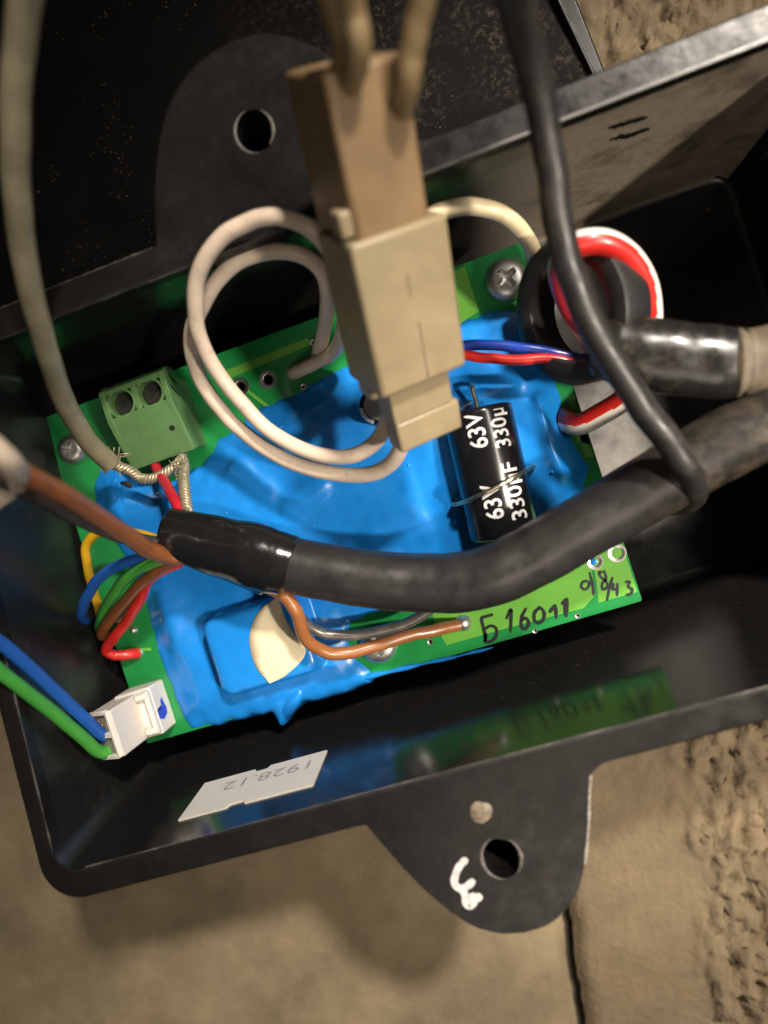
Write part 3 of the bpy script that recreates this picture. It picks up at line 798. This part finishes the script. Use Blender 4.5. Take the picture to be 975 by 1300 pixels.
# sloping hood in front of the screws
hood = [(52.7, 6.3), (52.5, 7.3), (54.2, 8.3), (61.4, 11.6), (62.2, 11.6), (62.2, 10.2), (56, 7.4), (55.6, 6.0)]
profx('hood', hood, x0, x1, M['terminal'], tb)
side = [(53.4, 0), (53.2, 5.2), (52.9, 6.3), (52.7, 7.3), (54.4, 8.3), (61.5, 11.75), (67.3, 11.75), (68.4, 9.6), (68.4, 6.0), (66.6, 5.0), (66.6, 0)]
profx('end_wall', side, x1-.9, x1+.15, M['terminal'], tb, .3)
profx('end_wall', side, x0-.15, x0+.9, M['terminal'], tb, .3)
xm = (x0+x1)/2
profx('divider', [(55.0, 0), (53.2, 5.6), (53.6, 7.2), (61.8, 11.5), (67.2, 11.5), (68.2, 9.4), (66.4, 0)], xm-.6, xm+.6, M['terminal'], tb)
profx('back_wall', [(66.4, 7.6), (66.4, 11.6), (67.3, 11.6), (68.3, 9.6), (68.3, 7.0)], x0+.2, x1-.2, M['terminal'], tb)
for xc in (x0+3.5, x1-3.5):
    V, Fc = lathe([(0, 9.6), (1.9, 9.6), (2.15, 9.3), (2.15, 8.0)], (xc, 64.3, 0), seg=22)
    sc_ = fixn(mesh('clamp_screw', V, Fc, mat('dull_screw', (.10, .10, .085), rough=.4, metal=.9, var=.3, vscale=900), tb))
    box('slot', (xc, 64.3, 9.62), (3.4, .55, .06), M['dark'], sc_, ax=(Vector((.86, .5, 0)), Vector((-.5, .86, 0)), Vector((0, 0, 1))), bev=0)
    # well ring
    V, Fc = lathe([(2.75, 8.2), (2.75, 11.5), (2.3, 11.5), (2.3, 8.2)], (xc, 64.3, 0), seg=24)
    fixn(mesh('screw_well', V, Fc, M['terminal'], tb))
    box('wire_entry', (xc, 55.52, 3.6), (3.9, .5, 3.4), M['dark'], tb, bev=0)
# moulded marks on the end wall and a pin hole in the hood
for yy, zz, ln, an in ((63.8, 8.6, 3.4, 1.1), (66.0, 7.6, 3.2, 1.1)):
    d = Vector((0, math.cos(an), math.sin(an))); n_ = Vector((1, 0, 0))
    box('moulded_slot', (x1+.17, yy, zz), (.12, ln, .5), M['dark'], tb, ax=(n_, d, n_.cross(d)), bev=0)
hn = Vector((0, -.42, .91)).normalized()
fixn(mesh('pin_hole', *lathe([(0, .02), (.55, .02), (.6, -.2)], (x1-2.2, 57.2, 9.72), hn, 14), M['dark'], tb))
fixn(mesh('lug', *boxv((x1-3.6, 53.6, 6.2), (3.4, 2.0, 1.5)), M['terminal'], tb)); bevel(tb.children[-1], .4)

tb.scale = (1, 1, .88); tb.location.y -= .0010; tb.location.x += .0006
# ------------------------------------------------------------------ white two-pin plug on its header
wc = empty('white_plug', (3, 7, 0), 'white two-pin plug with a blue ink mark at the board corner', 'connector')
hd = box('header', (3.6, 7.0, 3.1), (7.6, 9.4, 6.2), M['white'], wc, bev=.35)
box('header_rim', (6.7, 7.0, 6.6), (1.1, 8.4, 1.6), M['white'], wc, bev=.3)
for yy in (3.6, 10.4): box('header_post', (5.9, yy, 6.8), (2.4, 1.2, 2.2), M['white'], wc, bev=.3)
pl = fixn(mesh('plug', [(-1.4, 2.4, 4), (4.5, 2.4, 4), (4.5, 11.2, 4), (-1.4, 11.2, 4), (-1.2, 2.5, 13.2), (4.2, 2.3, 16), (4.2, 11.0, 16), (-1.2, 11.2, 13.2)],
               [(0, 1, 2, 3), (4, 5, 6, 7), (0, 1, 5, 4), (1, 2, 6, 5), (2, 3, 7, 6), (3, 0, 4, 7)], M['white'], wc)); bevel(pl, .3)
# raised frame round the wire openings on top
ta = Vector((5.4, 0, 2.8)).normalized(); tn = Vector((-2.8, 0, 5.4)).normalized(); ty = Vector((0, 1, 0)); tc_ = Vector((1.5, 6.8, 14.6))
for yy in (4.7, 8.8):
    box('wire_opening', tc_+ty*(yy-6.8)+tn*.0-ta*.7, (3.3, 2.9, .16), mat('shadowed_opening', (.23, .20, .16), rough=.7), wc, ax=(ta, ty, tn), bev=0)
for yy, w_ in ((2.7, .8), (6.75, 1.0), (10.9, .8)):
    box('rib', tc_+ty*(yy-6.8)+tn*.35-ta*.2, (5.2, w_, .9), M['white'], wc, ax=(ta, ty, tn), bev=.15)
box('rib', tc_+ta*2.55+tn*.3, (.8, 8.6, 1.0), M['white'], wc, ax=(ta, ty, tn), bev=.15)
box('contact', tc_+ty*1.6+tn*.3-ta*.3, (1.4, 1.1, .7), mat('brass_contact', (.55, .40, .20), rough=.3, metal=1), wc, ax=(ta, ty, tn), bev=.1)
# ink mark on the header side
ik = [(676, 240), (692, 275), (712, 310), (718, 350), (700, 392), (665, 394), (640, 370), (640, 338), (668, 330), (676, 300), (668, 270)]
def hx(px, py, xx=7.42):
    d = CM.T @ np.array([(px-487.5)/FPX, (py-650.0)/FPX, 1.0]); p = CAMC+d*(xx-CAMC[0])/d[0]; return (xx, float(p[1]), float(p[2]))
iv = [hx(80+x*.1846, 840+y*.1846) for x, y in ik]
iv = [(x, y, min(max(z, .6), 5.9)) for x, y, z in iv]
bm = bmesh.new(); f = bm.faces.new([bm.verts.new(v) for v in iv]); bmesh.ops.triangulate(bm, faces=[f]); bm.verts.index_update()
fixn(mesh('ink_mark', [tuple(v.co) for v in bm.verts], [tuple(v.index for v in f.verts) for f in bm.faces], mat('blue_ink', (.03, .07, .55), rough=.5), wc, smooth=None)); bm.free()
tag(tube('green_wire', [P(-60, 800, 36), P(-20, 836, 34), P(25, 872, 29), P(80, 915, 22), P(112, 943, 17.5), P(128, 955, 15.0), P(141, 953, 13.5)], 1.2, M['green_w']), 'bright green wire running into the white two-pin plug', 'wire')
tag(tube('blue_wire', [P(-60, 765, 36), P(-20, 800, 34), P(25, 836, 29), P(80, 887, 22), P(110, 915, 18), P(126, 930, 15.5), P(133, 936, 13.5)], 1.15, M['blue_w']), 'blue wire running into the white plug above the green wire', 'wire')

# ------------------------------------------------------------------ cream in-line connector, tilted towards the lens
ax_y = Vector((.155, .822, .545)).normalized(); ax_x = Vector((.89, .10, -.44)); ax_x = (ax_x-ax_y*ax_x.dot(ax_y)).normalized(); ax_z = ax_x.cross(ax_y)
hc = Vector((76.4, 56.7, 37.0))
A3 = (ax_x, ax_y, ax_z)
co = empty('inline_connector', hc-ax_y*16, 'large yellowed cream in-line connector hanging above the circuit board', 'connector')
def cb(name, ox, oy, oz, sx, sy, sz, m='cream', bev=.5, parent=co, seg=3): return box(name, hc+ax_x*ox+ax_y*oy+ax_z*oz, (sx, sy, sz), M[m], parent, ax=A3, bev=bev, seg=seg)
hs = cb('housing', .3, -.3, -1.6, 14.1, 21.6, 11.0, bev=.7)
cb('seam_line', .8, -6.2, 3.93, .22, 8.4, .06, m='tan', bev=0, parent=hs)
cb('seam_line', .2, 3.2, 3.93, .2, 3.2, .06, m='tan', bev=0, parent=hs)
pl_ = cb('plug', -.1, 19.4, -3.0, 10.6, 19.6, 12.6, m='amber', bev=.8)
cb('side_rail', 5.35, 12.0, -1.6, 1.6, 9.0, 4.6, bev=.5)
cb('side_rail', 6.75, 5.5, -1.4, .9, 8.0, 4.4, bev=.35)
cb('latch_ramp', -5.9, 12.6, 1.2, 2.2, 3.4, 3.0, bev=.5)
cb('latch_arm', .1, -13.6, -.1, 10.0, 6.4, 4.6, bev=.35)
cb('latch_tab', .6, -19.0, .3, 10.8, 5.0, 4.2, bev=.5)
cb('latch_groove', .2, -16.5, 1.95, 9.0, .5, .5, m='tan', bev=.1)
cb('rear_collar', -1.2, -11.6, -3.0, 10.4, 3.2, 4.2, bev=.5)
def cpt(ox, oy, oz): return hc+ax_x*ox+ax_y*oy+ax_z*oz
topw = [([cpt(-3.2, 26, -1.0), P(440, 60, 57.5), P(425, 10, 60), P(412, -60, 64), P(405, -130, 68)], 1.55, 'amberwire', 'yellowed wire leaving the top of the cream connector beside its twin'),
        ([cpt(-2.2, 26, 1.0), P(455, 66, 59.5), P(447, 15, 62), P(440, -50, 66), P(436, -130, 70)], 1.45, 'amberwire', 'pale wire curving over the twin wire at the top of the cream connector'),
        ([cpt(4.5, 22, .5), P(517, 112, 54), P(522, 70, 56.5), P(532, 20, 59), P(545, -40, 62), P(556, -130, 66)], 1.45, 'amberwire', 'cream wire rising along the outer side of the cream connector')]
for pts, r, m, lab in topw: tag(tube('cream_wire', pts, r, M[m]), lab, 'wire')

# ------------------------------------------------------------------ cream wires looping behind the connector
b1_ = cpt(-2.2, -15.5, -2.6); b2_ = cpt(-.6, -18.8, -1.2)
w1 = [P(372, 474, -.5), P(376, 472, 1.0), P(397, 463, 3.2), P(424, 446, 6), P(436, 415, 13), P(432, 365, 23), P(418, 318, 30.5), P(397, 293, 33.4), P(371, 279, 34.2), P(341, 275, 34.2), P(307, 285, 33.5),
      P(275, 309, 32.4), P(254, 341, 30.8), P(248, 375, 28.5), P(249, 410, 25.8), P(261, 447, 22.5), P(283, 482, 19.5), P(312, 518, 17.5), P(348, 551, 17), P(402, 576, 17.5), P(448, 578, 19), P(478, 560, 20.5), b1_]
tag(tube('cream_wire', w1, 1.28, M['creamwire'], n=8), 'off-white wire of the wide outer loop, soldered to the board edge', 'wire')
w2 = [P(403, 457, -.5), P(404, 450, 2), P(408, 432, 6.5), P(414, 405, 12), P(416, 370, 18), P(406, 341, 22), P(381, 323, 24.2), P(349, 319, 25), P(307, 330, 25), P(276, 356, 24.2), P(258, 385, 23), P(245, 415, 21.5),
      P(245, 453, 19), P(259, 490, 16.5), P(284, 524, 14.5), P(312, 551, 13.5), P(357, 581, 13.5), P(402, 597, 14.5), P(458, 603, 16.5), P(495, 590, 19.5), b2_]
tag(tube('cream_wire', w2, 1.32, M['creamwire'], n=8), 'off-white wire of the inner loop passing under the outer loop', 'wire')
w3 = [P(520, 300, 24), P(545, 276, 23), P(570, 265, 21.5), P(602, 262, 20), P(638, 272, 18), P(664, 295, 15), P(677, 322, 11), P(676, 360, 6.5), P(676, 395, 4), P(688, 425, 3), P(700, 455, 3)]
tag(tube('cream_wire', w3, 1.4, M['creamwire2'], n=8), 'yellowed cream wire arching past the corner screw and under the black ring', 'wire')

# ------------------------------------------------------------------ ferrite ring with red and white wire, red and blue pair
def cdir(x, y, z): return Vector([float(v) for v in CM.T @ np.array([x, y, z])]).normalized()
fn = cdir(-.82, .24, -.52); fc = P(736, 394, 14.5)
hw = 3.2; Ro, Ri = 11.8, 8.0
pr = [(Ri+.8, -hw), (Ro-1.0, -hw), (Ro-.3, -hw+.3), (Ro, -hw+1.0), (Ro, hw-1.0), (Ro-.3, hw-.3), (Ro-1.0, hw), (Ri+.8, hw), (Ri+.2, hw-.3), (Ri, hw-.9), (Ri, -hw+.9), (Ri+.2, -hw+.3), (Ri+.8, -hw)]
fr = fixn(mesh('ferrite_ring', *lathe(pr, fc, fn, 56), M['ferrite']))
tag(fr, 'black ferrite ring standing on edge with a red and white wire threaded through', 'ferrite ring')
lc = P(765, 415, 15)
def striped(name, pts, r, frac, phase, up=None, twist=0.0):
    path = spline(pts, 24); T, N = frames(path, up); seg = 48; V = []; Fc = []; fm = []
    for i, (p, t, u) in enumerate(zip(path, T, N)):
        s = t.cross(u)
        for k in range(seg):
            a = 2*math.pi*k/seg+phase+twist*i/len(path); V.append(p+(u*math.sin(a)+s*math.cos(a))*r)
    for i in range(len(path)-1):
        for k in range(seg):
            k2 = (k+1) % seg; Fc.append((i*seg+k, i*seg+k2, (i+1)*seg+k2, (i+1)*seg+k)); 
            mid = (V[i*seg+k]+V[i*seg+k2])/2-path[i]; o_ = path[i]-lc; o_.z = 0
            fm.append(1 if mid.normalized().dot((o_.normalized()+Vector((0, 0, .18))).normalized()) > .42 else 0)
    Fc.append(tuple(range(seg))); fm.append(0); Fc.append(tuple(range((len(path)-1)*seg, len(path)*seg))); fm.append(0)
    return mesh(name, V, Fc, None, None, smooth=60, mats=[M['red'], M['whitestripe']], fmat=fm)
M['whitestripe'] = mat('white_stripe', (.72, .66, .60), rough=.34, var=.08, vscale=300)
ru = cdir(1, 0, 0)
fx = cdir(.62, .30, -.72)                       # along the wire side of the ring
rw = [P(790, 462, 9.0), P(762, 445, 11), P(738, 412, 14), P(717, 370, 18), P(712, 338, 22), P(722, 316, 24.5), P(742, 308, 25), P(768, 308, 24.5), P(797, 325, 22.5), P(818, 358, 20), P(825, 400, 17), P(822, 440, 13), P(812, 480, 9.5), P(790, 508, 7.5),
      P(762, 526, 6.0), P(738, 538, 4.5), P(722, 536, 2.2), P(716, 530, -.3)]
tag(striped('striped_wire', rw, 1.95, .36, 2.35, up=(0, 0, 1)), 'red wire with a white stripe coiled through the black ring', 'wire')
tag(tube('blue_wire', [P(540, 446, 9), P(580, 440, 9.5), P(620, 438, 10), P(660, 441, 10.5), P(700, 447, 10.5), P(735, 455, 11), P(775, 452, 15), P(800, 448, 20)], .92, M['navy']), 'dark blue wire beside a red one between the cream connector and the black ring', 'wire')
tag(tube('red_wire', [P(540, 456, 10), P(580, 450, 10.5), P(620, 455, 11), P(660, 457, 11.2), P(700, 455, 11), P(735, 462, 11.4), P(775, 458, 15.5), P(800, 455, 20)], .9, M['red']), 'glossy red wire beside a dark blue one between the cream connector and the black ring', 'wire')

# ------------------------------------------------------------------ cables on the right
ck = empty('sleeved_cable', P(860, 455, 0), 'cable in flattened shiny black sleeve leaving the box above the thick cable', 'cable')
sp_ = spline([P(758, 441, 21), P(790, 444, 21.5), P(840, 452, 22), P(900, 459, 22), P(948, 461, 22)], 10)
V, Fc = tube_data(sp_, lambda t: 5.5*(.80+.20*min(1, t*5))*(1-.06*max(0, t-.8)/.2), 30, flat=.62, wob=.06)
fixn(mesh('sleeve', V, Fc, M['shrinkdusty'], ck, smooth=70))
V, Fc = tube_data(spline([P(932, 461, 22), P(955, 460, 22), P(985, 455, 22.5), P(1030, 447, 23), P(1135, 432, 23)], 8), lambda t: 5.0+.3*math.sin(t*40)*max(0, .25-t)*4, 26, flat=.8, wob=.05)
fixn(mesh('jacket', V, Fc, M['tan'], ck, smooth=70))

tk = empty('thick_cable', P(620, 730, 8), 'thick black rubber cable bending across the board with mud at its outer end', 'cable')
tp = [P(330, 706, 16), P(365, 716, 16), P(420, 727, 16), P(480, 736, 16), P(540, 740, 16), P(590, 738, 16.6), P(632, 727, 17.2), P(680, 704, 17.2), P(730, 675, 17.5), P(790, 640, 18), P(850, 604, 19), P(905, 572, 20), P(960, 543, 21), P(1030, 508, 22), P(1150, 450, 22)]
V, Fc = tube_data(spline(tp, 9), lambda t: 4.75+.75*t, 36, wob=.03)
fixn(mesh('jacket', V, Fc, M['mudrubber'], tk, smooth=70))
hsq = spline([P(213, 676, 17.5), P(240, 682, 17.5), P(275, 692, 17.5), P(310, 702, 17.3), P(345, 712, 17), P(366, 719, 16.6)], 12)
V, Fc = tube_data(hsq, lambda t: 4.35+1.25*min(1, t*1.6)-.25*max(0, t-.85)/.15, 36, flat=lambda t: .74+.16*t, wob=.10, seed=3)
fixn(mesh('heat_shrink', V, Fc, M['shrink'], tk, smooth=70))
# brown tail pocket of the heat-shrink
V, Fc = tube_data(spline([P(262, 706, 15.5), P(295, 720, 15.6), P(320, 731, 15.6), P(338, 741, 15.5)], 8), lambda t: 2.9-.5*t, 22, flat=.8, wob=.08)
fixn(mesh('heat_shrink_lip', V, Fc, M['shrink'], tk, smooth=70))

tie = [P(628, -130, 66), P(642, -50, 58), P(655, 10, 52), P(672, 70, 47), P(688, 140, 43), P(699, 210, 40), P(709, 280, 37.5), P(724, 345, 35.5), P(747, 405, 33.5), P(782, 465, 31.5), P(818, 520, 30), P(850, 562, 28.3),
       P(872, 594, 26.6), P(882, 618, 22.5), P(878, 632, 17.5), P(862, 638, 13.2), P(846, 640, 11), P(826, 640, 10), P(806, 640, 10)]
tag(tube('black_cable', tie, lambda t: 2.02, M['rubber'], seg=22, n=9, wob=.02), 'thin black cable hooked around the thick cable and rising past the black ring', 'cable')

# ------------------------------------------------------------------ wires at the left end of the heat-shrink
tag(tube('brown_wire', [P(-70, 560, 62), P(-20, 582, 57), P(25, 600, 52), P(70, 622, 46), P(115, 650, 38), P(155, 676, 30), P(190, 698, 23), P(214, 706, 19), P(240, 705, 17.5)], 1.5, M['brown']), 'thick brown wire slanting down into the end of the black heat-shrink', 'wire')
tag(tube('black_wire', [P(-70, 575, 54), P(-20, 596, 50), P(25, 618, 45), P(70, 642, 39), P(115, 664, 31), P(160, 682, 23), P(200, 690, 18.5), P(235, 688, 17.5)], 1.3, M['darkgrey_w']), 'dark grey wire running under the thick brown wire', 'wire')
tag(tube('cream_wire', [P(-60, 528, 62), P(-15, 562, 61), P(8, 584, 59), P(24, 602, 52), P(22, 612, 46), P(6, 624, 44), P(-20, 645, 45), P(-60, 690, 47)], 1.5, M['creamwire']), 'cream wire looped around the brown and dark grey wires', 'wire')
def lw(name, pts, r, m, label): return tag(tube(name, pts, r, M[m]), label, 'wire')
lw('yellow_wire', [P(215, 690, 16), P(165, 676, 12.5), P(122, 678, 10.5), P(109, 695, 9.5), P(113, 728, 7), P(121, 758, 4.5), P(129, 782, 2.5), P(140, 790, 0)], .88, 'yellow', 'yellow wire dropping behind the blue and green wires to the board edge')
lw('blue_wire', [P(222, 702, 17), P(185, 708, 16), P(150, 718, 15), P(123, 737, 13), P(109, 762, 10), P(104, 782, 6), P(112, 790, 1), P(128, 790, -2.5)], 1.0, 'blue_w', 'blue wire curling from the heat-shrink over the edge of the board')
lw('green_wire', [P(225, 704, 17.5), P(195, 714, 17), P(165, 730, 15), P(146, 752, 12), P(133, 775, 8), P(127, 796, 4), P(134, 806, 0)], 1.05, 'green_w', 'green wire curling from the heat-shrink between the blue and brown ones')
lw('brown_wire', [P(226, 710, 17), P(203, 722, 16.5), P(180, 740, 15), P(156, 766, 11.5), P(137, 790, 8), P(129, 805, 5), P(140, 808, 2.5), P(163, 789, .3)], 1.05, 'brown', 'thin brown wire bent from the heat-shrink to a solder joint at the board edge')
lw('red_wire', [P(228, 714, 16.5), P(205, 724, 15.5), P(188, 738, 14.5), P(177, 762, 12), P(160, 790, 8.5), P(141, 814, 5.5), P(135, 826, 4), P(146, 832, 3), P(162, 831, 2), P(176, 829, .4)], 1.02, 'red', 'red wire bent back sharply to a solder joint on the board edge')
lw('white_wire', [P(188, 740, 8), P(172, 762, 6), P(158, 780, 3), P(150, 787, 0)], .8, 'creamwire', 'short white wire hidden between the red and brown wires at the board edge')
lw('jumper_wire', [P(322, 736, 15.5), P(340, 745, 16), P(362, 757, 16.2), P(377, 778, 15.5), P(384, 803, 13.5), P(400, 822, 11), P(428, 830, 9), P(470, 822, 7), P(520, 807, 4.6), P(560, 798, 2.2), P(583, 793, .7)], 1.18, 'orangebrown', 'orange-brown jumper wire from the thick cable to a solder joint on the board')
lw('grey_wire', [P(350, 735, 13), P(372, 765, 12.5), P(385, 788, 11), P(408, 803, 9.2), P(450, 806, 7.8), P(495, 798, 6.5), P(530, 785, 6), P(552, 770, 5.8), P(580, 750, 5)], .98, 'grey_w', 'silvery grey wire curving under the orange-brown jumper and the thick cable')

# red conductor and braid at the terminal block
lw('red_wire', [P(188, 571, 2.4), P(192, 580, 3.2), P(200, 597, 6.5), P(212, 617, 11.5), P(224, 640, 16), P(238, 668, 17.5)], .95, 'crimson', 'crimson wire from the green terminal block into the heat-shrink')
def braid(name, pts, r, parent=None, strands=4, pitch=2.6, sr=None):
    path = spline(pts, 14); T, N = frames(path); parts = []; acc = 0
    L_ = [0]
    for i in range(1, len(path)): L_.append(L_[-1]+(path[i]-path[i-1]).length)
    for k in range(strands):
        q = []
        for p, t, u, l in zip(path, T, N, L_):
            a = 2*math.pi*(l/pitch+k/strands); s = t.cross(u)
            rr = r*(1+.18*noise.noise(Vector((l*.8, k*3, 1))))
            q.append(p+(u*math.sin(a)+s*math.cos(a))*rr)
        parts.append(tube_data(q, sr or r*.75, 7))
    V, Fc = merge(parts); return fixn(mesh(name, V, Fc, M['strand'], parent, smooth=80))
tag(braid('shield_braid', [P(224, 566, 3.2), P(229, 576, 4.6), P(233, 589, 7.2), P(233, 605, 10.8), P(234, 622, 14), P(238, 650, 17)], .62), 'twisted bare shield braid from the terminal block into the heat-shrink', 'braid')
cx = empty('screened_wire', P(60, 480, 10), 'dusty clear-jacketed wire hanging down from above to the green terminal block', 'wire')
tube('jacket', [P(70, -150, 66), P(45, -60, 62), P(30, 20, 58), P(21, 110, 54), P(20, 200, 49.5), P(26, 290, 44), P(40, 370, 38), P(58, 440, 31.5), P(82, 510, 23), P(112, 560, 16), P(140, 588, 11.5)], lambda t: 1.95-.15*t, M['clear'], cx, seg=20, wob=.03)
braid('braid', [P(128, 580, 12.5), P(150, 592, 10.3), P(166, 598, 9), P(178, 607, 8), P(192, 608, 8.4), P(208, 602, 8.4), P(222, 592, 7.8), P(231, 584, 6.6)], .58, cx)
hp_ = []
for k in range(30):
    s = P(132+random.uniform(0, 22), 582+random.uniform(-8, 18), 10.5); d = Vector((random.uniform(-1, 1), random.uniform(-1, 1), random.uniform(-.3, .6)))
    hp_.append(tube_data(spline([s, s+d*.9, s+d*1.7+Vector((random.uniform(-.5, .5), random.uniform(-.5, .5), -.3))], 4), .13, 5))
for k in range(22):
    s = P(226+random.uniform(-6, 10), 588+random.uniform(-10, 20), 9.5); d = Vector((random.uniform(-1, 1), random.uniform(-1, 1), random.uniform(-.2, .5)))
    hp_.append(tube_data(spline([s, s+d*.8, s+d*1.3+Vector((random.uniform(-.5, .5), random.uniform(-.5, .5), -.3))], 4), .09, 5))
V, Fc = merge(hp_); fixn(mesh('frayed_strands', V, Fc, M['strand'], cx))
